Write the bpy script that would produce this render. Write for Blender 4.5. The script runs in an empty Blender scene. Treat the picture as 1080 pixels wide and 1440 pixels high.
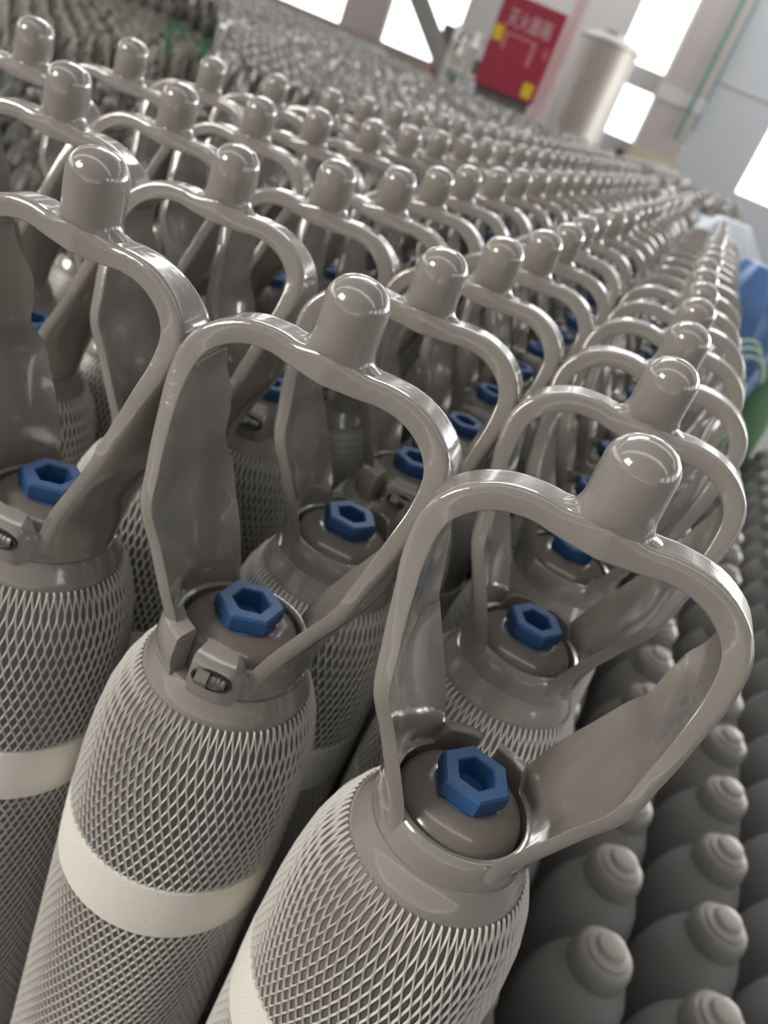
import bpy, math, random
import numpy as np
from mathutils import Vector, Matrix
random.seed(7); np.random.seed(7)
PI = math.pi
S = 0.145                      # one lattice pitch (a cylinder's width) in metres
EYE = 1.30                     # camera height above the floor
NUT = EYE - 2.0059*S           # height of the blue plugs on the tall cylinders
C = bpy.context.scene.collection

# ---------------------------------------------------------------- camera
F, PITCH, ROLL, YAW = 1172.73, .487, .399, .204
fw = Vector((-math.sin(YAW)*math.cos(PITCH), math.cos(YAW)*math.cos(PITCH), -math.sin(PITCH)))
r0 = Vector((math.cos(YAW), math.sin(YAW), 0)); u0 = r0.cross(fw)
rt = math.cos(ROLL)*r0 + math.sin(ROLL)*u0; up = -math.sin(ROLL)*r0 + math.cos(ROLL)*u0
cam = bpy.data.cameras.new('camera'); camo = bpy.data.objects.new('camera', cam); C.objects.link(camo)
cam.sensor_fit = 'VERTICAL'; cam.sensor_height = 36; cam.lens = F/1440*36
cam.clip_start = .01; cam.clip_end = 200
camo.matrix_world = Matrix(((rt.x, up.x, -fw.x, 0), (rt.y, up.y, -fw.y, 0), (rt.z, up.z, -fw.z, EYE), (0, 0, 0, 1)))
cam.dof.use_dof = True; cam.dof.focus_distance = .37; cam.dof.aperture_fstop = 9.0
bpy.context.scene.camera = camo
hf = Vector((-math.sin(YAW), math.cos(YAW), 0))       # horizontal heading of the camera

def at(px, py, dist):
    """point seen at a pixel, at a horizontal distance (in pitches) along the heading -> metres"""
    d = fw + (px-540)/F*rt - (py-720)/F*up
    d = d*(dist/d.dot(hf))
    return Vector((d.x*S, d.y*S, EYE + d.z*S))
def project(p):                                        # metres -> pixel, depth
    q = Vector(p) - Vector((0, 0, EYE)); z = q.dot(fw)
    return (540+F*q.dot(rt)/z, 720-F*q.dot(up)/z, z) if z > 1e-4 else (1e9, 1e9, z)

# ---------------------------------------------------------------- world, lights, exposure
sc = bpy.context.scene
w = bpy.data.worlds.new('world'); sc.world = w; w.use_nodes = True
nt = w.node_tree; nt.nodes.clear()
tc = nt.nodes.new('ShaderNodeTexCoord'); sx = nt.nodes.new('ShaderNodeSeparateXYZ')
cr = nt.nodes.new('ShaderNodeValToRGB'); bg = nt.nodes.new('ShaderNodeBackground'); wo = nt.nodes.new('ShaderNodeOutputWorld')
nt.links.new(tc.outputs['Generated'], sx.inputs[0]); nt.links.new(sx.outputs['Z'], cr.inputs[0])
nt.links.new(cr.outputs[0], bg.inputs[0]); nt.links.new(bg.outputs[0], wo.inputs[0])
cr.color_ramp.elements[0].position = 0; cr.color_ramp.elements[0].color = (1, .985, .96, 1)
cr.color_ramp.elements[1].position = 1; cr.color_ramp.elements[1].color = (.80, .83, .87, 1)
WORLD_STRENGTH = 3.4
bg.inputs[1].default_value = WORLD_STRENGTH
def area(name, loc, target, sx_, sy_, power, col):
    l = bpy.data.lights.new(name, 'AREA'); l.shape = 'RECTANGLE'; l.size = sx_; l.size_y = sy_; l.energy = power; l.color = col
    o = bpy.data.objects.new(name, l); C.objects.link(o); o.location = loc
    o.rotation_euler = (Vector(target)-Vector(loc)).to_track_quat('-Z', 'Y').to_euler()
# bright window bands of the hall: beyond on the right, behind on the left; the lamp overhead is added, unseen
area('window_light_right', (8.8, 13.5, 3.3), (0, 1, 1), 9, 2.4, 1000, (1, .975, .94))
area('overhead_fill', (-2.5, 5.5, 5.0), (-.3, 1, 1), 4, .8, 150, (.96, .975, 1))  # added fill from above, no such source in view
area('window_light_left', (-3.2, -2.6, 2.9), (0, .4, 1), 1.6, 1.2, 150, (1, .945, .87))
sc.view_settings.view_transform = 'Standard'; sc.view_settings.look = 'None'
sc.view_settings.gamma = 1; sc.view_settings.use_curve_mapping = False
sc.view_settings.exposure = 0.0

# ---------------------------------------------------------------- materials
def mat(name, col, rough=.5, metal=0, coat=0, noise=0, nscale=30, bump=0, bscale=200, ior=1.5, emis=None):
    m = bpy.data.materials.new(name); m.use_nodes = True; n = m.node_tree; b = n.nodes['Principled BSDF']
    b.inputs['Base Color'].default_value = (*col, 1); b.inputs['Roughness'].default_value = rough
    b.inputs['Metallic'].default_value = metal; b.inputs['Coat Weight'].default_value = coat; b.inputs['IOR'].default_value = ior
    b.inputs['Coat Roughness'].default_value = .08
    t = n.nodes.new('ShaderNodeTexCoord')
    if noise:
        a = n.nodes.new('ShaderNodeTexNoise'); a.inputs['Scale'].default_value = nscale; a.inputs['Detail'].default_value = 4
        mx = n.nodes.new('ShaderNodeMix'); mx.data_type = 'RGBA'
        mx.inputs[6].default_value = (*[c*(1-noise) for c in col], 1); mx.inputs[7].default_value = (*[min(1, c*(1+noise)) for c in col], 1)
        n.links.new(t.outputs['Object'], a.inputs['Vector']); n.links.new(a.outputs[0], mx.inputs[0]); n.links.new(mx.outputs[2], b.inputs['Base Color'])
    if bump:
        a = n.nodes.new('ShaderNodeTexNoise'); a.inputs['Scale'].default_value = bscale; a.inputs['Detail'].default_value = 3
        bp = n.nodes.new('ShaderNodeBump'); bp.inputs['Strength'].default_value = bump; bp.inputs['Distance'].default_value = .001
        n.links.new(t.outputs['Object'], a.inputs['Vector']); n.links.new(a.outputs[0], bp.inputs['Height']); n.links.new(bp.outputs[0], b.inputs['Normal'])
    return m
M = {}
M['paint'] = mat('grey_enamel', (.25, .234, .208), .16, coat=1, noise=.06, nscale=25, bump=.25, bscale=260)
M['body'] = mat('grey_body_paint', (.15, .142, .128), .38, noise=.08, nscale=20, bump=.15, bscale=120)
M['neck'] = mat('brown_grey_neck_paint', (.175, .155, .135), .22, coat=.4, noise=.1, nscale=30, bump=.2)
M['blue'] = mat('blue_plastic', (.022, .085, .225), .5, noise=.08, nscale=60)
M['net'] = mat('white_plastic_net', (.66, .64, .60), .4)
M['band'] = mat('cream_elastic_band', (.82, .8, .73), .8, bump=.9, bscale=900)
M['bolt'] = mat('zinc_bolt', (.36, .35, .33), .42, metal=1)
M['dark'] = mat('slot_shade_and_post_black', (.03, .028, .026), .7)  # bolt slot's shade put into the colour; also the post's own black
M['bare'] = mat('matt_grey_primer', (.27, .262, .252), .36, noise=.1, nscale=18, bump=.2, bscale=90)
M['cap'] = mat('pale_steel_cap', (.4, .365, .33), .38, noise=.12, nscale=40)
M['wall'] = mat('painted_wall', (.45, .43, .42), .8, noise=.05, nscale=1.2)
M['wall_pale'] = mat('pale_blue_grey_wall', (.40, .41, .425), .8, noise=.05, nscale=1.0)
M['brown'] = mat('brown_grey_wall_base', (.30, .235, .205), .8, noise=.08, nscale=1.5)
M['column'] = mat('grey_column_paint', (.36, .32, .30), .7, noise=.06, nscale=1.5)
M['colbase'] = mat('ochre_column_base', (.42, .36, .25), .8, noise=.1, nscale=2)
M['frame'] = mat('cream_window_frame', (.72, .66, .56), .6)
M['steel'] = mat('stainless_tank', (.42, .4, .37), .48, metal=.6, noise=.08, nscale=3)
M['red'] = mat('crimson_cabinet', (.36, .02, .052), .45, noise=.05, nscale=5)
M['redtrim'] = mat('faded_pink_print', (.62, .2, .22), .5)
M['title'] = mat('faded_white_print', (.72, .5, .52), .5)
M['yellow'] = mat('yellow_sticker', (.78, .55, .02), .5)
M['pinkwhite'] = mat('pale_pink_post', (.72, .6, .6), .6)
M['strut'] = mat('grey_steel_strut', (.3, .3, .29), .5)
M['white'] = mat('white_plastic', (.8, .8, .78), .6)
M['green'] = mat('green_net', (.12, .27, .13), .6, noise=.4, nscale=9)
M['greenpipe'] = mat('green_pipe', (.07, .18, .15), .5)
M['bluebag'] = mat('blue_plastic_sheet', (.09, .2, .45), .35, noise=.2, nscale=6)
M['whitebag'] = mat('clear_white_sheet', (.66, .71, .78), .35, noise=.12, nscale=8)
M['concrete'] = mat('concrete_floor', (.2, .2, .19), .6, noise=.15, nscale=1.5)
M['beige'] = mat('beige_bunched_net', (.36, .335, .285), .6, noise=.35, nscale=50)
M['bluegrey'] = mat('pale_blue_bottle_paint', (.24, .27, .275), .35)
M['machine'] = mat('dark_machine_paint', (.13, .12, .125), .5)

def net_shell(name, base, net, cols, period):          # diamond net too small to pick apart, for far cylinders
    m = bpy.data.materials.new(name); m.use_nodes = True; n = m.node_tree; b = n.nodes['Principled BSDF']; b.inputs['Roughness'].default_value = .4
    uv = n.nodes.new('ShaderNodeUVMap'); s = n.nodes.new('ShaderNodeSeparateXYZ'); n.links.new(uv.outputs[0], s.inputs[0])
    def mth(op, a, bb=None):
        k = n.nodes.new('ShaderNodeMath'); k.operation = op
        for i, v in enumerate((a, bb)):
            if v is None: continue
            if isinstance(v, (int, float)): k.inputs[i].default_value = v
            else: n.links.new(v, k.inputs[i])
        return k.outputs[0]
    u = mth('MULTIPLY', s.outputs[0], cols); v = mth('MULTIPLY', s.outputs[1], 1/period)
    a = mth('PINGPONG', mth('ADD', u, v), .5); c = mth('PINGPONG', mth('SUBTRACT', u, v), .5)
    lo = mth('MINIMUM', a, c); f = mth('LESS_THAN', lo, .13)
    mx = n.nodes.new('ShaderNodeMix'); mx.data_type = 'RGBA'; mx.inputs[6].default_value = (*base, 1); mx.inputs[7].default_value = (*net, 1)
    n.links.new(f, mx.inputs[0]); n.links.new(mx.outputs[2], b.inputs['Base Color'])
    return m
M['netshell'] = net_shell('netted_body', (.12, .113, .10), (.52, .49, .44), 78, .09*S)

# ---------------------------------------------------------------- mesh helpers (local coordinates in pitches, z measured from the plug)
class MB:
    def __init__(s): s.v = []; s.f = []; s.m = []
    def add(s, v, f, mi=0):
        o = len(s.v); s.v += [tuple(p) for p in v]; s.f += [tuple(i+o for i in q) for q in f]; s.m += [mi]*len(f); return s
def lathe(mb, prof, n=32, mi=0, sx=None, cap=False):
    v = []; f = []
    for j, (r, z) in enumerate(prof):
        for i in range(n):
            a = 2*PI*i/n; q = sx(j) if sx else 1
            v.append((r*math.cos(a), r*math.sin(a)*q, z))
    for j in range(len(prof)-1):
        for i in range(n):
            k = (i+1) % n; f.append((j*n+i, j*n+k, (j+1)*n+k, (j+1)*n+i))
    if cap: f.append(tuple((len(prof)-1)*n+i for i in range(n)))
    return mb.add(v, f, mi)
def box(mb, c, d, mi=0, R=None, bev=0):
    v = []
    for x in (-.5, .5):
        for y in (-.5, .5):
            for z in (-.5, .5):
                p = Vector((x*d[0], y*d[1], z*d[2]))
                if R: p = R @ p
                v.append(p+Vector(c))
    return mb.add(v, [(0, 1, 3, 2), (4, 6, 7, 5), (0, 4, 5, 1), (2, 3, 7, 6), (0, 2, 6, 4), (1, 5, 7, 3)], mi)
def grid(mb, rows, closed=True, mi=0, ends=False):      # rows: list of equal-length loops
    n = len(rows[0]); v = [p for r in rows for p in r]; f = []
    for j in range(len(rows)-1):
        for i in range(n if closed else n-1):
            k = (i+1) % n; f.append((j*n+i, j*n+k, (j+1)*n+k, (j+1)*n+i))
    if ends: f.append(tuple(range(n))[::-1]); f.append(tuple((len(rows)-1)*n+i for i in range(n)))
    return mb.add(v, f, mi)
def mesh(mb, name, mats, sharp=35, scale=S, z0=NUT, uvnet=False, fixn=True):
    me = bpy.data.meshes.new(name)
    V = [(x*scale, y*scale, z*scale+z0) for x, y, z in mb.v]
    me.from_pydata(V, [], mb.f)
    for m_ in (mats if isinstance(mats, (list, tuple)) else [mats]): me.materials.append(m_)
    me.polygons.foreach_set('material_index', mb.m)
    me.update()
    if fixn:
        import bmesh
        bm = bmesh.new(); bm.from_mesh(me); bmesh.ops.recalc_face_normals(bm, faces=bm.faces); bm.to_mesh(me); bm.free()
    me.polygons.foreach_set('use_smooth', [sharp > 0]*len(me.polygons))
    if sharp > 0: me.set_sharp_from_angle(angle=math.radians(sharp))
    if uvnet:
        uvl = me.uv_layers.new(name='UVMap'); co = me.vertices
        for p in me.polygons:
            us = []
            for li in p.loop_indices:
                c = co[me.loops[li].vertex_index].co; us.append((math.atan2(c.y, c.x)/(2*PI) % 1.0, c.z))
            mxu = max(q[0] for q in us)
            for li, (a, b) in zip(p.loop_indices, us):
                if mxu > .75 and a < .25: a += 1
                uvl.data[li].uv = (a, b)
    return me
def link(name, me, parent=None, loc=None, kind=None):
    o = bpy.data.objects.new(name, me); C.objects.link(o)
    if parent: o.parent = parent
    if loc is not None: o.location = loc
    if kind: o['kind'] = kind
    return o
def tag(o, label, cat, group=None, kind=None):
    o['label'] = label; o['category'] = cat
    if group: o['group'] = group
    if kind: o['kind'] = kind
    return o

# ---------------------------------------------------------------- the tall cylinder and its carrying guard
def crom(P, t):
    i = min(int(t), len(P)-2); f = t-i
    p = [P[max(0, min(len(P)-1, k))] for k in (i-1, i, i+1, i+2)]
    return [.5*(2*b+(c-a)*f+(2*a-5*b+4*c-d)*f*f+(3*b-a-3*c+d)*f**3) for a, b, c, d in zip(*p)]
# station: edge x, z, half width y, bulge of the middle outward, thickness
KEYS = [(.150, -.20, .245, .115, .045, .245), (.165, -.10, .245, .11, .05, .245), (.225, .06, .270, .075, .055, .270), (.300, .22, .276, .06, .055, .278), (.366, .36, .282, .05, .055, .292),
        (.390, .475, .208, .04, .06, .262), (.410, .57, .230, .032, .062, .232), (.428, .67, .224, .02, .065, .196), (.443, .77, .165, .012, .075, .150), (.437, .87, .110, .004, .085, .106),
        (.392, .94, .085, 0, .086, .085), (.310, .99, .074, 0, .083, .074), (.215, 1.006, .071, 0, .080, .071), (.13, .998, .078, 0, .084, .078), (0, .992, .095, 0, .12, .095)]
def guard(mb, per, sec, mi=0):
    st = []
    for k in range((len(KEYS)-1)*per+1): st.append(crom(KEYS, k/per))
    full = [(-q[0],)+tuple(q[1:]) for q in st] + [tuple(q) for q in st[::-1][1:]]
    rows = []
    for i, (x, z, yh, b, t, yn) in enumerate(full):
        a0 = full[max(0, i-1)]; a1 = full[min(len(full)-1, i+1)]
        tx, tz = a1[0]-a0[0], a1[1]-a0[1]; L = math.hypot(tx, tz) or 1
        nx, nz = -tz/L, tx/L                            # outward from the opening
        loop = []
        r = min(t*.4, .022)
        if sec == 'hi':
            ys = [-1, -.8, -.5, -.2, .2, .5, .8, 1]
            inner = [(q*(yh-r), 0) for q in ys]; outer = [(q*(yh-r), t) for q in ys[::-1]]
            rc = [(yh-r*.12, r*.03), (yh-r*.03, r*.12), (yh, r*.35), (yh, t-r*1.2), (yh-r*.15, t-r*.5), (yh-r*.5, t-r*.12)]
            lc = [(-a, c) for a, c in rc[::-1]]
            pts = inner + rc + outer + lc
        else:
            pts = [(-yh*.8, 0), (0, 0), (yh*.8, 0), (yh, t*.5), (yh*.7, t), (-yh*.7, t), (-yh, t*.5)] if sec == 'mid' else [(-yh, 0), (yh, 0), (yh*.8, t), (-yh*.8, t)]
        for y, o in pts:
            s_ = o + b*(1-min(1, (y/yh)**2)) - (0 if sec != 'hi' else 0)
            loop.append((x+nx*s_, y if y > 0 else y*yn/yh, z+nz*s_))
        rows.append(loop)
    return grid(mb, rows, True, mi, ends=True)
def post(mb, n, hi=True, mi=0):
    P = [(.2, 1.05), (.168, 1.076), (.138, 1.088), (.121, 1.106), (.113, 1.135), (.1125, 1.2), (.111, 1.272), (.107, 1.292), (.095, 1.315), (.074, 1.338), (.045, 1.352), (.012, 1.358)]
    Y = [.42, .5, .66, .82, .93, 1, 1, 1, 1, 1, 1, 1]
    if not hi: idx = [1, 3, 6, 8, 10]; P = [P[i] for i in idx]; Y = [Y[i] for i in idx]
    return lathe(mb, P, n, mi, sx=lambda j: Y[j], cap=True)
BR = .483
BODY = [(.325, -.335), (.372, -.41), (.412, -.50), (.444, -.62), (.466, -.78), (.478, -.95), (BR, -1.15), (BR, -6.7), (.44, -6.9), (.40, -NUT/S)]
def body_r(z):
    for (r1, z1), (r2, z2) in zip(BODY[:-1], BODY[1:]):
        if z2 <= z <= z1: return r1+(r2-r1)*(z1-z)/(z1-z2)
    return BR
def ring(gap, nseg=72):                                 # split clamp ring with raised lips beside the gap
    mb = MB(); rows = []; g = .14
    for k in range(nseg+1):
        q = k/nseg; a = g+(2*PI-2*g)*(q)
        d = min(a-0, 2*PI-a)
        t_ = max(0, min(1, (.80-d)/.14)); t_ = t_*t_*(3-2*t_); lift = .07*t_
        ro = .288+.045*t_; zt = -.135+lift
        prof = [(.252, zt-.005), (.258, zt), (ro-.012, zt-.02*t_), (ro, zt-.012-.02*t_), (ro+.006, -.20), (.298+.02*t_, -.285), (.252, -.285)]
        aa = a+gap
        rows.append([(r*math.cos(aa), r*math.sin(aa), z) for r, z in prof])
    grid(mb, rows, True, 0, ends=True); return mb
def skirt(n=64):
    return lathe(MB(), [(.25, -.262), (.304, -.262), (.307, -.272), (.322, -.305), (.341, -.345), (.350, -.372), (.350, -.384), (.343, -.39), (.33, -.37), (.25, -.28)], n)
def plug():
    mb = MB()
    # flange under, hexagon with chamfers, hexagonal socket
    lathe(mb, [(.09, -.1), (.122, -.1), (.124, -.088), (.11, -.08)], 28)
    def hexa(r, z, ro=.5236): return [(r*math.cos(ro+i*PI/3), r*math.sin(ro+i*PI/3), z) for i in range(6)]
    rows = [hexa(.130, -.082), hexa(.138, -.076), hexa(.142, -.045), hexa(.140, -.018), hexa(.130, -.008), hexa(.084, -.008), hexa(.078, -.014), hexa(.074, -.092)]
    grid(mb, rows, True); o = len(mb.v); mb.add(hexa(.074, -.092), [(0, 1, 2, 3, 4, 5)])
    return mb
def neck(): return lathe(MB(), [(.06, -.093), (.13, -.092), (.15, -.098), (.19, -.113), (.222, -.135), (.240, -.165), (.246, -.20), (.246, -.32)], 48, cap=False)
def bolt():
    mb = MB()
    lathe(mb, [(.0, .055), (.024, .055), (.028, .05), (.028, -.05), (.0, -.05)], 14)
    for k in range(3): lathe(mb, [(.028, -.01+k*.018), (.035, -.004+k*.018), (.028, .002+k*.018)], 14)
    h = [[(.045*math.cos(i*PI/3), .045*math.sin(i*PI/3), z) for i in range(6)] for z in (-.06, -.012)]
    grid(mb, h, True, ends=True); return mb
def netmesh(z1=-.37, z2=-3.8, cols=78, wid=.0078):
    # strands zigzag and touch their neighbours, stretched long near the shoulder
    n = cols*2; V = []; Fc = []
    zs = [z1]; ph = [0.]; z = z1
    while z > z2:
        per = .046*(1+1.3*math.exp((z-z1)/.22))         # half period
        z -= per/5; zs.append(z); ph.append(ph[-1]+1/5)
    for i in range(n):
        s = 1 if i % 2 else -1; o = len(V)
        for k, (z, p) in enumerate(zip(zs, ph)):
            tri = abs(((p % 2)+2) % 2-1)*2-1           # -1..1, period 2
            tri = max(-1, min(1, tri*1.35))
            th = (i+s*tri*.46)*2*PI/n
            r = body_r(z)+.004; c, d = math.cos(th), math.sin(th)
            hw = wid*.5/r
            for dt, dr in ((-hw*1.1, 0), (0, .010), (hw*1.1, 0)):
                V.append(((r+dr)*math.cos(th+dt), (r+dr)*math.sin(th+dt), z))
        for k in range(len(zs)-1):
            a = o+k*3
            Fc += [(a, a+1, a+4, a+3), (a+1, a+2, a+5, a+4)]
    mb = MB(); mb.v = V; mb.f = Fc; mb.m = [0]*len(Fc); return mb
def bandmesh():
    P = [(BR+.004, -1.185), (BR+.016, -1.19), (BR+.018, -1.25), (BR+.018, -1.44), (BR+.016, -1.5), (BR+.004, -1.505)]
    return lathe(MB(), P, 72)

ME = {}
mb = MB(); guard(mb, 4, 'hi'); ME['guard'] = mesh(mb, 'guard', M['paint'], 48)
mb = MB(); guard(mb, 2, 'mid'); ME['guard_mid'] = mesh(mb, 'guard_mid', M['paint'], 50)
ME['post'] = mesh(post(MB(), 36), 'post', M['paint'], 50)
ME['post_mid'] = mesh(post(MB(), 16), 'post_mid', M['paint'], 50)
ME['ring_front'] = mesh(ring(-PI/2-.25), 'ring_front', M['paint'], 45)
ME['ring_back'] = mesh(ring(PI/2-.05), 'ring_back', M['paint'], 45)
ME['skirt'] = mesh(skirt(), 'skirt', M['paint'], 40)
ME['plug'] = mesh(plug(), 'plug', M['blue'], 25)
ME['neck'] = mesh(neck(), 'neck', M['neck'], 40)
ME['body'] = mesh(lathe(MB(), BODY, 64, cap=True), 'body', M['body'], 40)
ME['body_shell'] = mesh(lathe(MB(), BODY, 32, cap=True), 'body_shell', M['netshell'], 40, uvnet=True)
ME['net'] = mesh(netmesh(), 'net', M['net'], 80, fixn=False)
ME['net_lower'] = mesh(lathe(MB(), [(BR+.002, -3.78), (BR+.002, -6.7)], 48), 'net_lower', M['netshell'], 40, uvnet=True)
ME['band'] = mesh(bandmesh(), 'band', M['band'], 50)
bz = mesh(bolt(), 'bolt', M['bolt'], 35, z0=0)
pk = MB(); lathe(pk, [(.075, -.012), (.082, 0), (.080, .008), (.072, .008), (.069, .001), (.0, .0)], 24, sx=lambda j: .56); ME['pocket'] = mesh(pk, 'pocket', M['dark'], 40, z0=0)  # shallow oval plate, coloured dark for the shade inside the bolt slot

ORD = ['foremost', 'second', 'third', 'fourth', 'fifth', 'sixth', 'seventh', 'eighth', 'ninth', 'tenth', 'eleventh', 'twelfth', 'thirteenth', 'fourteenth', 'fifteenth', 'sixteenth',
       'seventeenth', 'eighteenth', 'nineteenth', 'twentieth']
ROWS = ['row edging the bare bottles', 'second row in from the bare bottles', 'third row in from the bare bottles', 'fourth row in from the bare bottles', 'fifth row in from the bare bottles']
GRP = 'tall grey handled gas cylinders in rows'

def orient(root, x, y, rz=0):
    root.location = (x*S, y*S, 0); root.rotation_euler.z = rz
def lean(o, tilt):
    """the guard sits a little crooked on the neck: tilt = shift of the post top in pitches"""
    q = Vector((0, 0, 1)).rotation_difference(Vector((tilt[0], tilt[1], 1.358)).normalized()).to_matrix().to_4x4()
    o.matrix_local = Matrix.Translation((0, 0, NUT)) @ q @ Matrix.Translation((0, 0, -NUT))
def near_cylinder(x, y, tilt, rz, front, label, real_net, first=False):
    root = bpy.data.objects.new('gas_cylinder', None); C.objects.link(root); root.empty_display_size = .05
    orient(root, x, y, rz); tag(root, label, 'gas cylinder', GRP)
    body = link('body', ME['body' if real_net else 'body_shell'], root)
    nk = link('neck', ME['neck'], root)
    pl = link('plug', ME['plug'], root); pl['label'] = 'blue plastic hexagonal plug'; pl.rotation_euler.z = random.uniform(-.5, .5)
    g = link('guard_handle', ME['guard' if y < 8 else 'guard_mid'], root)
    lean(g, tilt)
    link('hanging_post', ME['post' if y < 8 else 'post_mid'], g)
    rg = link('clamp_ring', ME['ring_front' if front else 'ring_back'], root)
    link('collar_skirt', ME['skirt'], rg)
    if y < 6:
        ga = (-PI/2-.25) if front else (PI/2-.05); a = ga+(.42 if front else -.42); R = .335
        b = link('bolt', bz, rg); b['label'] = 'zinc clamp bolt'
        b.location = ((R-.012)*S*math.cos(a), (R-.012)*S*math.sin(a), NUT-.165*S); b.rotation_euler = (PI/2, 0, a+PI)
        k = link('bolt_pocket', ME['pocket'], rg)
        k.location = (R*S*math.cos(a), R*S*math.sin(a), NUT-.165*S); k.rotation_euler = (PI/2, 0, a+PI/2)
    if real_net:
        nn = link('mesh_sleeve', ME['net'], root); nn['label'] = 'white plastic mesh sleeve'
        link('lower_mesh', ME['net_lower'], nn)
    bb = link('elastic_band', ME['band'], root); bb['label'] = 'cream elastic band round the sleeve'
    return root

def mid_mesh(name, sec, per, seg, hi):
    mb = MB(); guard(mb, per, sec, 0); post(mb, seg, hi, 0)
    lathe(mb, [(.24, -.14), (.3, -.135), (.302, -.29), (.41, -.46), (.38, -.47)], 16 if hi else 8, 0)
    lathe(mb, [(.01, -.115), (.14, -.115), (.235, -.18), (.238, -.3)], 16 if hi else 8, 2)
    lathe(mb, [(.124, -.11), (.126, 0), (.07, 0), (.06, -.06), (.0, -.06)], 6, 3)
    lathe(mb, BODY if hi else [BODY[0], BODY[2], BODY[6], BODY[7]], 20 if hi else 8, 1)
    return mb
midm = mesh(mid_mesh('m', 'mid', 1, 12, True), 'cylinder_mid', [M['paint'], M['netshell'], M['neck'], M['blue']], 50, uvnet=True)

# measured places (in pitches) of the nearest cylinders: x, y, lean of the post, turn, gap in front?
NEAR = {0: [(.188, 2.349, (-.045, -.03), .04, False), (.160, 3.51, (-.01, -.02), .05, False), (.18, 4.54, (-.01, -.03), .02, False), (.15, 5.52, (.03, .01), .06, False), (.17, 6.45, (.01, .02), .03, False)],
        1: [(-.882, 2.552, (.015, -.03), .035, True), (-.88, 3.55, (-.03, 0), .12, False), (-.88, 4.54, (0, -.02), .05, True), (-.85, 5.49, (0, .01), .03, True), (-.88, 6.39, (.03, .01), .08, False)],
        2: [(-1.93, 2.62, (.0, -.07), -.02, True), (-2.03, 3.66, (-.03, .04), .05, False), (-1.93, 4.53, (.01, .02), .1, True), (-1.85, 5.36, (0, 0), .0, True), (-1.88, 6.27, (0, 0), .05, True)],
        3: [(-3.12, 3.78, (0, 0), .1, True), (-3.10, 4.72, (0, 0), .05, False), (-3.10, 5.7, (0, 0), 0, True), (-3.07, 6.58, (0, 0), .1, True)],
        4: [(-4.16, 4.68, (0, 0), .05, True), (-4.22, 5.72, (0, 0), .1, True), (-4.24, 6.82, (0, 0), 0, True), (-4.14, 7.78, (0, 0), .1, True)]}
BUNDLES = []
for px, py, d, s_ in ((975, 298, 33, 5.0), (1035, 312, 27, 3.6), (1072, 372, 23.5, 2.6)):
    p = at(px, py, d); BUNDLES.append((p.x/S, p.y/S, s_*.6+.7))
ROWEND = [17, 34, 44, 52, 58]
far_pts = []; nind = 0
for k in range(5):
    lst = list(NEAR[k]); y = lst[-1][1]
    while y < ROWEND[k]:
        y += .985+random.uniform(-.01, .01)
        lst.append((.17-1.055*k+random.uniform(-.03, .03), y, (random.uniform(-.03, .03), random.uniform(-.03, .03)), random.uniform(-.08, .12), random.random() < .5))
    for i, (x, y, t, rz, fr) in enumerate(lst):
        px, py, dz = project((x*S, y*S, NUT+1.358*S))
        if px < -260 or any(math.hypot(x-a, y-b) < c for a, b, c in BUNDLES): continue
        if i < 8:
            lab = '%s blue-plugged loop-handled cylinder, %s' % (ORD[i], ROWS[k])
            if k == 0 and i == 0: lab = 'nearest grey loop-handled cylinder at right, blue plug level with its seamless collar front'
            if k == 1 and i == 0: lab = 'grey loop-handled cylinder front centre-left with split collar and bolt facing the viewer'
            if k == 2 and i == 0: lab = 'grey loop-handled cylinder cut off by the left edge, cream band below its collar'
            near_cylinder(x, y, t, rz, fr, lab, (y < 4.8 and k < 3) or (k == 3 and i == 0)); nind += 1
        elif i < 20:
            o = link('gas_cylinder', midm); orient(o, x, y, rz)
            tag(o, '%s grey handled gas cylinder in the %s' % (ORD[i], ROWS[k]), 'gas cylinder', GRP); nind += 1
        else:
            o = link('gas_cylinder', midm); orient(o, x, y, rz)
            tag(o, 'blurred cylinder past the twentieth, %s' % ROWS[k], 'gas cylinder', 'far cylinders of the '+ROWS[k]); nind += 1

# ---------------------------------------------------------------- far block of shorter handled cylinders across the aisle
lowmb = mid_mesh('l', 'low', 1, 6, False)
BZ = -1.25*S                                            # their tops stand this much lower
V0 = np.array([(x*S, y*S, z*S) for x, y, z in lowmb.v]); 
V0[:, 2] = np.maximum(V0[:, 2]+NUT+BZ, 0.0)
midB = mesh(mid_mesh('m', 'mid', 1, 10, True), 'cylinder_short', [M['paint'], M['netshell'], M['neck'], M['blue']], 50, uvnet=True)
for v in midB.vertices: v.co.z = max(0.0, v.co.z+BZ)
cand = []
D0, D1 = 27.0, 138.0
u = -120.0
for iu in range(-130, 50):
    for iv in range(0, 112):
        x = .17+iu*1.22; y = iv*1.38+19
        if x > -6.6+max(0, (y-58))*.6 : continue
        p = Vector((x*S, y*S, NUT+BZ+1.3*S)); d = p.dot(hf)/S
        if d < D0 or d > D1: continue
        px, py, dz = project(p)
        if px < 175 or px > 1040 or py < -60: continue
        if px < 320 and d < 66: continue
        if d > 132 or (d > 99 and px > 590): continue
        if d > 112 and px > 540: continue
        cand.append((d, x+random.uniform(-.06, .06), y+random.uniform(-.06, .06)))
cand.sort()
nI = max(0, 296-nind)
bl = []
for d, x, y in cand[:nI]:
    o = link('short_gas_cylinder', midB); o.location = (x*S, y*S, 0); o.rotation_euler.z = random.uniform(-.12, .15)
    tag(o, 'small blurred handled cylinder along the near side of the block beyond the aisle', 'gas cylinder', 'near-side cylinders of the far block')
rest = cand[nI:]
print('far', len(cand)); fa = lowmb.f; nV = len(V0)
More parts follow.
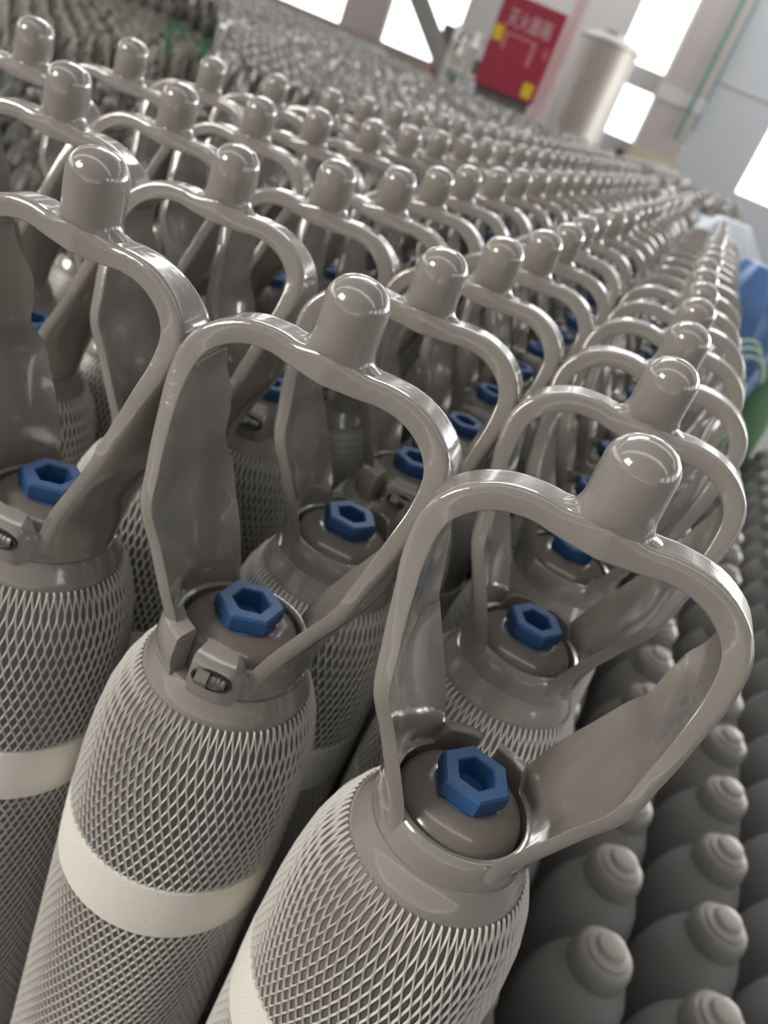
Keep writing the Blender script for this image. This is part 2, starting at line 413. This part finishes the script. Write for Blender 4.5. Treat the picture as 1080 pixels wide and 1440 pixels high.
if rest:
    allv = np.empty((len(rest)*nV, 3)); 
    for i, (d, x, y) in enumerate(rest):
        a = random.uniform(-.5, .5); c, s = math.cos(a), math.sin(a)
        q = V0.copy(); q[:, 2] += (V0[:, 2] > .6)*random.uniform(-.04, .03); q[:, 0] = V0[:, 0]*c-V0[:, 1]*s+x*S; q[:, 1] = V0[:, 0]*s+V0[:, 1]*c+y*S
        allv[i*nV:(i+1)*nV] = q
    ls = np.array([len(f) for f in fa]); li = np.array([i for f in fa for i in f]); n = len(rest)
    LI = (li[None, :]+(np.arange(n)*nV)[:, None]).ravel()
    LS = np.tile(ls, n); st = np.concatenate([[0], np.cumsum(LS)[:-1]])
    me = bpy.data.meshes.new('far_field'); me.vertices.add(len(allv)); me.vertices.foreach_set('co', allv.ravel())
    me.loops.add(len(LI)); me.loops.foreach_set('vertex_index', LI.astype(np.int32))
    me.polygons.add(len(LS)); me.polygons.foreach_set('loop_start', st.astype(np.int32))
    me.polygons.foreach_set('material_index', np.tile(np.array(lowmb.m), n).astype(np.int32))
    for m_ in (M['paint'], M['body'], M['neck'], M['blue']): me.materials.append(m_)
    me.update(calc_edges=True); me.validate()
    me.polygons.foreach_set('use_smooth', [True]*len(me.polygons)); me.set_sharp_from_angle(angle=.8)
    o = link('far_cylinder_field', me); tag(o, 'hazy mass of hundreds of handled gas cylinders reaching the far wall', 'cylinders', kind='stuff')
print('individual tall', nind, 'block B', len(cand), 'tris/unit', sum(len(f)-2 for f in fa))

# ---------------------------------------------------------------- bare unhandled bottles at the right
BT = -5.4
BB = EYE+BT*S                                           # their cap height
bare_body = lathe(MB(), [(.22, -.14), (.25, -.3), (.275, -.37), (.33, -.45), (.395, -.59), (.44, -.76), (.465, -.98), (.474, -1.3), (.475, -1.6), (.475, -BB/S+.15), (.44, -BB/S)], 40, cap=True)
ring_b = lathe(MB(), [(.18, -.115), (.215, -.12), (.24, -.14), (.256, -.19), (.264, -.26), (.266, -.33), (.256, -.37), (.24, -.36)], 36)
cap_b = lathe(MB(), [(.02, .0), (.09, -.002), (.118, -.012), (.128, -.03), (.132, -.066), (.168, -.074), (.186, -.088), (.19, -.13)], 30, cap=False)
cap_b.add([(0.02*math.cos(i*2*PI/30), .02*math.sin(i*2*PI/30), 0) for i in range(30)], [tuple(range(30))])
mbb = mesh(bare_body, 'bare_body', M['bare'], 60, z0=BB); mrb = mesh(ring_b, 'bare_ring', M['bare'], 60, z0=BB); mcb = mesh(cap_b, 'bare_cap', M['cap'], 40, z0=BB)
COLN = {0: 'hidden column under the handled row', 1: 'column nearest the handled row', 2: 'second column out', 3: 'third column out', 4: 'fourth column out', 5: 'fifth column out', 6: 'sixth column out'}
for c in range(0, 9):
    i = 0
    for r in range(0, 26):
        x = 1.06+c*1.005+random.uniform(-.03, .03); y = 3.42+r*.98+(.0 if c != 1 else -.03)+random.uniform(-.04, .04)
        if c == 0: x -= .02
        px, py, dz = project((x*S, y*S, BB))
        if px < 560 or px > 1480 or py > 1700 or py < 380 or (px > 1200 and py < 900): continue
        if (Vector((x, y, 0)).dot(hf)) > 22 or any(math.hypot(x-a, y-b) < q for a, b, q in BUNDLES): continue
        i += 1
        root = bpy.data.objects.new('bare_bottle', None); C.objects.link(root); root.location = (x*S, y*S, 0); root.rotation_euler.z = random.uniform(0, 6)
        if c in COLN and i <= 20:
            lab = '%s short grey bare bottle with capped neck, %s' % (ORD[i-1], COLN[c])
        else: lab = 'short grey bare bottle far along the outermost columns'
        tag(root, lab, 'bottle', 'short bare bottles at the right')
        link('body', mbb, root); link('neck_ring', mrb, root); link('cap', mcb, root)

# ---------------------------------------------------------------- short bottles with bunched nets, far left
sv = MB(); lathe(sv, [(.1, .42), (.13, .4), (.13, .2), (.17, .17), (.17, .05), (.2, 0), (.3, -.12), (.42, -.42), (.47, -.8), (.47, -4.5)], 24)
svm = mesh(sv, 'plain_body', mat('dark_grey_cylinder_paint', (.08, .077, .072), .4), 45, z0=0, uvnet=True)
sc_ = MB(); box(sc_, (0, 0, .3), (.34, .16, .12)); lathe(sc_, [(.02, .55), (.1, .54), (.12, .5), (.12, .42)], 14); svc = mesh(sc_, 'valve', M['neck'], 35, z0=0)
for iu in range(8):
    for iv in range(15):
        x = -5.6-iu*1.03+random.uniform(-.05, .05); y = 5.2+iv*1.0+random.uniform(-.05, .05)
        px, py, dz = project((x*S, y*S, EYE-2.8*S))
        if px < -120 or px > 330 or (x-y*.0) > 0: continue
        root = bpy.data.objects.new('valved_cylinder', None); C.objects.link(root); root.location = (x*S, y*S, EYE-3.3*S); root.rotation_euler.z = random.uniform(0, 6)
        tag(root, 'dark grey cylinder with plain valve, no loop guard, behind the handled rows, upper left', 'gas cylinder', 'cylinders with plain valves at the upper left')
        link('body', svm, root); link('valve', svc, root)
bot = mesh(lathe(MB(), [(.16, 0), (.2, -.1), (.3, -.35), (.42, -.7), (.47, -1.1), (.47, -2.6)], 16, cap=False), 'netted_bottle_body', M['bluegrey'], 50, z0=0)
def bunch(seed, mt):
    rnd = random.Random(seed); mb = MB()
    for k in range(9):
        a = rnd.uniform(0, 6.28); r = .12; pts = []
        h = rnd.uniform(1.2, 2.0); ph = rnd.uniform(0, 6)
        for j in range(9):
            t = j/8; rr = .1+.16*math.sin(t*2.4+ph*.2); tw = a+t*5+ph
            pts.append((rr*math.cos(tw), rr*math.sin(tw), -.1+t*h))
        rows = []
        for j, p in enumerate(pts):
            w_ = .09+.03*math.sin(j*2.3+k); rows.append([(p[0]+w_*math.cos(q), p[1]+w_*math.sin(q), p[2]) for q in (0, 1.26, 2.5, 3.77, 5.03)])
        grid(mb, rows, True, ends=True)
    return mesh(mb, 'bunch', mt, 70, z0=0)
bunches = [bunch(i, M['beige']) for i in range(4)]; gbunches = [bunch(10+i, M['green']) for i in range(3)]
cnt = 0
for iu in range(-70, -3):
    for iv in range(0, 60):
        x = iu*1.1; y = iv*1.15+14
        p = Vector((x*S, y*S, EYE-5.6*S)); d = p.dot(hf)/S
        if d < 30 or d > 62 or x > -9: continue
        px, py, dz = project(p)
        if px > 290 or px < -30 or py > 110 or py < -70 or (d > 58 and px > 270): continue
        if px > 175 and d < 33: continue
        cnt += 1
        gr = px > 225 and d > 46 and random.random() < .55
        root = bpy.data.objects.new('netted_bottle', None); C.objects.link(root); root.location = (x*S+random.uniform(-.01, .01), y*S, EYE-5.9*S); root.rotation_euler.z = random.uniform(0, 6)
        if gr: tag(root, 'far bottle with a green net bunched over its neck, upper left background', 'bottle', 'bottles with green bunched nets')
        else: tag(root, 'far pale blue-grey bottle with beige net bunched over its neck, top left', 'bottle', 'bottles with beige bunched nets')
        root['category'] = 'bottle'
        b = link('body', bot, root); b.scale = (1, 1, 1.15)
        link('bunched_net', random.choice(gbunches if gr else bunches), root)
print('bunched', cnt)

# ---------------------------------------------------------------- green-netted bottles and plastic-wrapped bundles at the right edge
gb = mesh(lathe(MB(), [(.06, .0), (.14, -.05), (.2, -.3), (.34, -.6), (.45, -1.0), (.47, -1.5), (.47, -5.2)], 18), 'green_netted', net_shell('green_netted_shell', (.09, .2, .1), (.3, .5, .3), 30, .12*S), 50, z0=0, uvnet=True)
lp = MB(); rows = []
for j in range(13):
    a = PI*j/12; rows.append([(.36*math.cos(a)+(.05*math.cos(a))*math.cos(q), .07*math.sin(q), .35+.42*math.sin(a)+.05*math.sin(a)*math.cos(q)) for q in (0, 1.57, 3.14, 4.71)])
grid(lp, rows, True, ends=True); loopm = mesh(lp, 'green_loop', mat('pale_green_strap', (.42, .58, .44), .5), 60, z0=-.2*S)
ng = 0
for c in range(0, 6):
    for r in range(0, 10):
        x = 2.2+c*1.1; y = 20+r*1.1
        p = Vector((x*S, y*S, EYE-3.3*S)); px, py, dz = project(p)
        if px < 1030 or px > 1110 or py < 350 or any(math.hypot(x-a, y-b) < q-.35 for a, b, q in BUNDLES): continue
        ng += 1
        root = bpy.data.objects.new('green_netted_bottle', None); C.objects.link(root); root.location = (x*S, y*S, EYE-3.6*S)
        tag(root, 'blurred bottle in green net with pale strap loop, at the right edge', 'bottle', 'green netted bottles at the right edge')
        link('body', gb, root); link('strap', loopm, root)
print('green', ng)
def lumpy(name, c, dims, m, seed, label, cat):
    rnd = random.Random(seed); rows = []; n = 26; K = 12
    ph = [rnd.uniform(0, 6) for _ in range(6)]
    for j in range(K+1):
        t = j/K; rr = math.sin(min(1, (1-t)*4+.12)*PI/2)**.7
        row = []
        for i in range(n):
            a = 2*PI*i/n; k = rr*(1+.09*math.sin(5*a+ph[0]+t*4)+.06*math.sin(9*a+ph[1]-t*7)+.05*math.sin(13*a+ph[2]+t*11))
            row.append((c[0]+dims[0]*.5*k*math.copysign(abs(math.cos(a))**.7, math.cos(a)), c[1]+dims[1]*.5*k*math.copysign(abs(math.sin(a))**.7, math.sin(a)), dims[2]*t))
        rows.append(row)
    mb = MB(); grid(mb, rows, True, ends=True)
    o = link(name, mesh(mb, name, m, 30, scale=1, z0=0)); tag(o, label, cat); return o
for i, (px, py, d, sx_, hgt, m_, lab) in enumerate([
        (975, 298, 33, 5.0, -1.6, 'whitebag', 'white plastic-wrapped bundle at the far end of the near rows, left one'),
        (1035, 312, 27.5, 3.0, -1.5, 'whitebag', 'pale blue-white wrapped bundle at far end, right one'),
        (1072, 372, 23.3, 2.4, -2.0, 'bluebag', 'bright blue plastic-wrapped bundle at the right edge, above the green nets')]):
    p = at(px, py, d); lumpy('wrapped_bundle', (p.x, p.y), (sx_*S, sx_*S, p.z), M[m_], i, lab, 'bundle')

# ---------------------------------------------------------------- the hall: floor and far wall
DW = 142.0
wr = r0                                                 # along the wall
def wall_uv(px, py, d=DW):
    p = at(px, py, d); return p.dot(wr), p.z
ang = YAW
def wallbox(mb, u1, u2, z1, z2, d, th, mi=0):            # box on the plane at distance d (pitches), thickness th (m) towards the viewer
    c = wr*((u1+u2)/2)+hf*(d*S-th/2); c = Vector((c.x, c.y, (z1+z2)/2))
    return box(mb, c, (abs(u2-u1), th, abs(z2-z1)), mi, R=Matrix.Rotation(ang, 3, 'Z'))
def wobj(name, m, u1, u2, z1, z2, d=DW, th=.1, parent=None, kind=None):
    mb = MB(); wallbox(mb, u1, u2, z1, z2, d, th); return link(name, mesh(mb, name, m, 0, scale=1, z0=0), parent, kind=kind)
mb = MB(); box(mb, (0, 10, -.05), (44, 34, .1)); link('floor', mesh(mb, 'floor', M['concrete'], 0, scale=1, z0=0), kind='structure')
for i, (y0, y1) in enumerate(((-8, -1.2), (-.4, 4.6), (5.4, 10.4), (11.2, 16.4))):  # slotted ceiling out of view, added to darken reflections and raise contrast
    mb = MB(); box(mb, (0, (y0+y1)/2, 5.6), (30, y1-y0, .12))
    for k in range(15): box(mb, (-14+k*2, (y0+y1)/2, 5.5), (.08, y1-y0, .16))
    link('ceiling_unseen', mesh(mb, 'ceiling_unseen', M['wall'], 0, scale=1, z0=0), kind='structure')
mb = MB(); box(mb, (0, -8, 2.8), (30, .2, 5.6)); link('wall_back_unseen', mesh(mb, 'wall_back_unseen', M['wall'], 0, scale=1, z0=0), kind='structure')  # unseen, added to cut the light from behind the camera
mb = MB(); box(mb, (-15, 3, .9), (.2, 22, 1.8)); box(mb, (-15, 3, 5.0), (.2, 22, 1.2))  # unseen, added to hold back side light, left open as a window band
for k in range(8): box(mb, (-15, -8+k*3.14, 2.8), (.3, .9, 5.6))
link('wall_left_unseen', mesh(mb, 'wall_left_unseen', M['wall'], 0, scale=1, z0=0), kind='structure')
mb = MB(); box(mb, (9.5, 5, .9), (.2, 26, 1.8)); box(mb, (9.5, 5, 5.0), (.2, 26, 1.2))  # unseen, added to close off the open right side, light enters the gaps
for k in range(9): box(mb, (9.5, -8+k*3.2, 2.8), (.3, 1.1, 5.6))
link('wall_right_unseen', mesh(mb, 'wall_right_unseen', M['wall'], 0, scale=1, z0=0), kind='structure')
# window openings measured in the photograph: left, right, bottom, top (metres on the wall)
def WU(px, py): return wall_uv(px, py)[0]
def WZ(px, py): return wall_uv(px, py)[1]
TOP = 5.5
sillL = (WZ(411, 6)+WZ(597, 82))/2
w1 = (WU(411, 6)-1.0, WU(481, 31), sillL, TOP-.5)
w2 = (WU(539, 50), WU(625, 90)+.25, sillL, TOP-.5)
w4 = (WU(842, 180), WU(887, 203), WZ(865, 190), WZ(890, 122))
w3 = (WU(842, 180)-.25, WU(887, 203)+.08, WZ(905, 95), TOP-.5)
w5 = (WU(1031, 269), WU(1031, 269)+2.2, WZ(1031, 269), TOP-1.2)
xs = [WU(200, 0)-9, w1[0], w1[1], w2[0], w2[1], w3[0], w4[0], w4[1], WU(918, 135), w5[0], w5[1], w5[1]+4]
def seg(a, b, z1, z2, m, name='wall_far'): return wobj(name, m, a, b, z1, z2, DW, .25, kind='structure')
wl = WU(0, 0)-6
seg(wl, w1[0], 0, TOP, M['column']); seg(w1[0], w2[1], 0, sillL, M['brown']); seg(w1[1], w2[0], sillL, TOP, M['column'])
seg(w1[0], w2[1], TOP-.5, TOP, M['wall'])
seg(w2[1], w3[0], 0, TOP, M['wall'])
seg(w3[0], w4[1]+.1, w4[3], w3[2], M['wall']); seg(w3[0], w4[0], 0, w4[3], M['wall']); seg(w4[0], w4[1], 0, w4[2], M['wall']); seg(w3[0], w3[1], TOP-.5, TOP, M['wall'])
colu = (w4[1], w4[1]+.95)
seg(w4[1], w5[0], 0, TOP, M['wall_pale']) ; seg(w5[0], w5[1], 0, w5[2], M['wall_pale']); seg(w5[0], w5[1], w5[3], TOP, M['wall_pale']); seg(w5[1], w5[1]+5, 0, TOP, M['wall_pale'])
# glazing
gm = bpy.data.materials.new('window_glass'); gm.use_nodes = True; n = gm.node_tree; n.nodes.clear()
o1 = n.nodes.new('ShaderNodeOutputMaterial'); mx = n.nodes.new('ShaderNodeMixShader'); tr = n.nodes.new('ShaderNodeBsdfTransparent'); gl = n.nodes.new('ShaderNodeBsdfGlossy')
gl.inputs['Roughness'].default_value = .05; mx.inputs[0].default_value = .06
n.links.new(tr.outputs[0], mx.inputs[1]); n.links.new(gl.outputs[0], mx.inputs[2]); n.links.new(mx.outputs[0], o1.inputs[0])
for i, ww in enumerate((w1, w2, w3, w4, w5)):
    mb = MB(); t = .10
    wallbox(mb, ww[0]-t, ww[1]+t, ww[2]-t*1.4, ww[2], DW-.8, .1); wallbox(mb, ww[0]-t, ww[1]+t, ww[3], ww[3]+t, DW-.8, .08)
    wallbox(mb, ww[0]-t, ww[0], ww[2], ww[3], DW-.8, .08); wallbox(mb, ww[1], ww[1]+t, ww[2], ww[3], DW-.8, .08)
    f = link('window_%d' % (i+1), mesh(mb, 'window_frame', M['frame'], 0, scale=1, z0=0), kind='structure')
    wobj('pane', gm, ww[0], ww[1], ww[2], ww[3], DW-.2, .012, f)
# bay column with ochre base
c = wobj('trim_1', M['column'], colu[0], colu[1], WZ(900, 205), TOP, DW-1, .55, kind='structure')
wobj('column_base', M['colbase'], colu[0]-.03, colu[1]+.03, 0, WZ(900, 205), DW-1, .58, c)
wobj('column_collar', M['wall'], colu[0]-.02, colu[1]+.02, WZ(925, 140), WZ(930, 118), DW-1, .57, c)
# green pipes up the pale wall
def tube(mb, pts, r, n=8):
    rows = []
    for i, p in enumerate(pts):
        d = (pts[min(i+1, len(pts)-1)]-pts[max(i-1, 0)]).normalized(); a = d.orthogonal().normalized(); b = d.cross(a)
        rows.append([tuple(p+a*r*math.cos(2*PI*q/n)+b*r*math.sin(2*PI*q/n)) for q in range(n)])
    return grid(mb, rows, True, ends=True)
for i, (px, py) in enumerate(((949, 196), (972, 184))):
    dq = (DW-6, DW-3)[i]; u_, z_ = wall_uv(px, py, dq); P = [Vector((wr.x*u_+hf.x*dq*S, wr.y*u_+hf.y*dq*S, z)) for z in (z_, (z_+TOP)/2, TOP)]
    mb = MB(); tube(mb, P, .042)
    for z in (z_+.6, z_+1.6):
        box(mb, (P[0].x, P[0].y, z), (.1, .1, .04))
    o = link('green_pipe', mesh(mb, 'green_pipe', M['greenpipe'], 40, scale=1, z0=0))
    tag(o, ['left one of two thin green pipes climbing the pale wall', 'right one of two thin green pipes climbing the pale wall'][i], 'pipe', 'green wall pipes')
u_, z_ = wall_uv(940, 204, DW-4)
jb = wobj('junction_box', M['white'], u_-.18, u_+.3, z_-.3, z_+.12, DW-2.2, .3); tag(jb, 'white box at the foot of the green pipes beside the bay column', 'box')
wobj('cover', M['greenpipe'], u_-.1, u_+.3, z_-.08, z_-.02, DW-4.3, .02, jb)
u_ = WU(990, 108); wobj('trim_2', M['wall'], colu[1]+.05, w5[0]-.08, WZ(1030, 125), WZ(1030, 120), DW-1.7, .03, kind='structure')
u_, z_ = wall_uv(880, 245, DW-6)
bcrate = wobj('blue_crate', M['bluebag'], u_-.3, u_+.3, 0, z_+.05, DW-8, .5); tag(bcrate, 'blurred blue crate stacked at the foot of the bay column', 'crate')
u_, z_ = wall_uv(861, 228, DW-6); mb = MB(); wallbox(mb, u_-.05, u_+.05, 0, z_+.25, DW-9, .1); wallbox(mb, u_-.08, u_+.08, z_+.2, z_+.3, DW-9, .14)
o = link('dark_post', mesh(mb, 'dark_post', M['dark'], 0, scale=1, z0=0)); tag(o, 'thin black post beside the ochre column base', 'post')

# ---------------------------------------------------------------- red extinguisher cabinet
DC = 102.0
def cu(px, py): return wall_uv(px, py, DC)
uL = (cu(668, 115)[0]+cu(712, 0)[0])/2; uR = (cu(748, 150)[0]+cu(800, 22)[0])/2; zB = (cu(668, 115)[1]+cu(748, 150)[1])/2; zT = (cu(716, -8)[1]+cu(800, 24)[1])/2
print('cabinet', uR-uL, zT-zB, zB)
def P3(u, z, d): return Vector((wr.x*u+hf.x*d*S, wr.y*u+hf.y*d*S, z))
root = bpy.data.objects.new('extinguisher_cabinet', None); C.objects.link(root)
tag(root, 'crimson fire extinguisher cabinet with white lettering and two yellow stickers', 'cabinet')
def cpart(name, m, u1, u2, z1, z2, off, th): return wobj(name, m, u1, u2, z1, z2, DC-off/S, th, root)
W_, H_ = uR-uL, zT-zB
cpart('cabinet_body', M['red'], uL, uR, zB, zT, 0, .35)
door = cpart('cabinet_door', M['red'], uL+.02, uR-.02, zB+.02, zT-.02, .35, .02)
cpart('stand', M['machine'], uL+.05, uR-.05, 0, zB, 0, .3)
def fr(a): return uL+W_*a
def fz(a): return zB+H_*a
st1 = wobj('sticker', M['yellow'], fr(.02), fr(.17), fz(.50), fz(.66), DC-.371/S, .004, door)
wobj('sticker', M['yellow'], fr(.76), fr(.93), fz(.05), fz(.21), DC-.371/S, .004, door)
mb = MB()
for a, b, c_, d_ in ((.2, .72, .60, .625), (.2, .255, .44, .61), (.66, .72, .36, .61), (.88, .93, .5, .6)):
    wallbox(mb, fr(a), fr(b), fz(c_), fz(d_), DC-.371/S, .003)
q = link('printed_lines', mesh(mb, 'printed_lines', M['redtrim'], 0, scale=1, z0=0), door)
for txt, a, b, z1, m_ in (('灭火器箱', .16, .86, .68, 'title'),):
    cv = bpy.data.curves.new('title', 'FONT'); cv.body = txt; cv.size = 1; cv.extrude = .004; cv.resolution_u = 3; cv.space_character = 1.05
    t_ = bpy.data.objects.new('tmp', cv); C.objects.link(t_); bpy.context.view_layer.update()
    dg = bpy.context.evaluated_depsgraph_get(); me = bpy.data.meshes.new_from_object(t_.evaluated_get(dg)); C.objects.unlink(t_)
    xs_ = [v.co.x for v in me.vertices]; ys_ = [v.co.y for v in me.vertices]; print('text', len(xs_), min(xs_), max(xs_), min(ys_), max(ys_))
    k = (b-a)*W_/(max(xs_)-min(xs_)); hz = .19*H_/(max(ys_)-min(ys_))
    for v in me.vertices:
        p = P3(fr(a)+(v.co.x-min(xs_))*k, fz(z1)+(v.co.y-min(ys_))*hz, DC-.375/S); p -= hf*v.co.z; v.co = p
    me.materials.clear(); me.materials.append(M[m_])
    link('lettering', me, door)
# pale pink post beside it
u1 = cu(755, 160)[0]; 
po = wobj('pale_post', M['pinkwhite'], uR+.01, uR+.20, 0, TOP, DC+3, .12); tag(po, 'pale pink upright post right of the crimson cabinet', 'post')
wobj('base_plate', M['strut'], uR-.03, uR+.24, 0, .03, DC+3.5, .25, po)

# ---------------------------------------------------------------- stainless tank
DT = 112.0
a = wall_uv(778, 150, DT); b = wall_uv(862, 178, DT); tz = wall_uv(845, 42, DT)[1]
uc = (wall_uv(800, 90, DT)[0]+wall_uv(884, 110, DT)[0])/2; tr_ = (wall_uv(884, 110, DT)[0]-wall_uv(800, 90, DT)[0])/2
p0_ = P3(uc, 0, DT); print('tank r', tr_, 'top', tz)
root = bpy.data.objects.new('steel_tank', None); C.objects.link(root); root.location = (p0_.x, p0_.y, 0)
tag(root, 'stainless steel water tank with ribbed shell right of the crimson cabinet', 'tank')
prof = []; z = .25; zend = tz-.16
while z < zend:
    prof += [(tr_, z), (tr_, z+.07), (tr_*.994, z+.08), (tr_*.994, z+.09), (tr_, z+.1)]; z += .11
lathe_ = lathe(MB(), prof, 64); link('shell', mesh(lathe_, 'shell', M['steel'], 40, scale=1, z0=0), root)
link('domed_lid', mesh(lathe(MB(), [(tr_, zend-.02), (tr_*1.04, zend), (tr_*1.04, zend+.03), (tr_*.9, zend+.09), (tr_*.5, zend+.14), (.2, zend+.15), (.2, zend+.2), (.01, zend+.2)], 48), 'lid', M['steel'], 40, scale=1, z0=0), root)
for k in range(4):
    an = k*PI/2+.4; mb = MB(); box(mb, (tr_*.8*math.cos(an), tr_*.8*math.sin(an), .13), (.06, .06, .26)); link('leg', mesh(mb, 'leg', M['strut'], 0, scale=1, z0=0), root)

# ---------------------------------------------------------------- strut, panel, rack, machine on the far side
D2 = 128.0
A = at(586, -12, D2); B = at(640, 132, D2); dv = (B-A); A = A-dv*.6; B = B+dv*.8
t = max(0, (B.z-0)/1); 
mb = MB(); n_ = dv.normalized(); sd = n_.cross(hf).normalized()
mid_ = (A+B)/2; L = (B-A).length; R_ = Matrix((sd, hf, n_)).transposed()
box(mb, mid_, (.30, .18, L), R=R_); box(mb, mid_-hf*.1, (.36, .02, L), R=R_)
o = link('diagonal_strut', mesh(mb, 'strut', M['strut'], 0, scale=1, z0=0)); tag(o, 'grey steel diagonal strut leaning across the left far window', 'strut')
def region(name, m, pxy1, pxy2, d, th, label, cat, ground=False, parent=None):
    a = wall_uv(*pxy1, d); b = wall_uv(*pxy2, d)
    o = wobj(name, m, min(a[0], b[0]), max(a[0], b[0]), 0 if ground else min(a[1], b[1]), max(a[1], b[1]), d, th, parent)
    if label: tag(o, label, cat)
    return o
a = wall_uv(648, 40, 134); b = wall_uv(696, 36, 134)
o = wobj('wall_panel', M['wall'], a[0], b[0]+.15, a[1]-.05, a[1]+1.6, 134, .2); tag(o, 'pale grey hanging panel left of the crimson cabinet', 'panel')
wobj('edge_strip', M['column'], a[0]-.04, b[0]+.18, a[1]-.1, a[1]-.04, 134, .24, o)
a = wall_uv(655, 40, 124); b = wall_uv(672, 100, 124); u1, u2 = a[0]-.12, a[0]+.66
root = bpy.data.objects.new('storage_rack', None); C.objects.link(root); tag(root, 'white storage rack with pale goods left of the crimson cabinet', 'rack')
for u_ in (u1, (u1+u2)/2, u2): wobj('upright', M['white'], u_-.05, u_+.05, 0, a[1]+.02, 124, .08, root)
for k in range(4): wobj('shelf', M['white'], u1, u2, .35+k*.42, .39+k*.42, 124, .4, root)
rnd = random.Random(3)
for k in range(3):
    for j in range(6):
        u_ = u1+.06+j*.12; m_ = rnd.choice([M['frame'], M['whitebag'], M['machine'], M['greenpipe'], M['white']])
        o = wobj('goods_box', m_, u_, u_+.10, .395+k*.42, .39+k*.42+rnd.uniform(.18, .34), 123, .2)
        tag(o, 'small blurred carton on the white storage rack', 'box', 'cartons on the storage rack')
a = wall_uv(630, 32, 131)
o = wobj('dark_machine', M['machine'], a[0]-.12, a[0]+.3, 0, a[1], 137, .4); tag(o, 'dark machine cabinet between the diagonal strut and the storage rack', 'machine')
wobj('pink_strip', M['redtrim'], a[0]-.14, a[0]-.09, .3, a[1]-.15, 137-.42/S, .02, o)
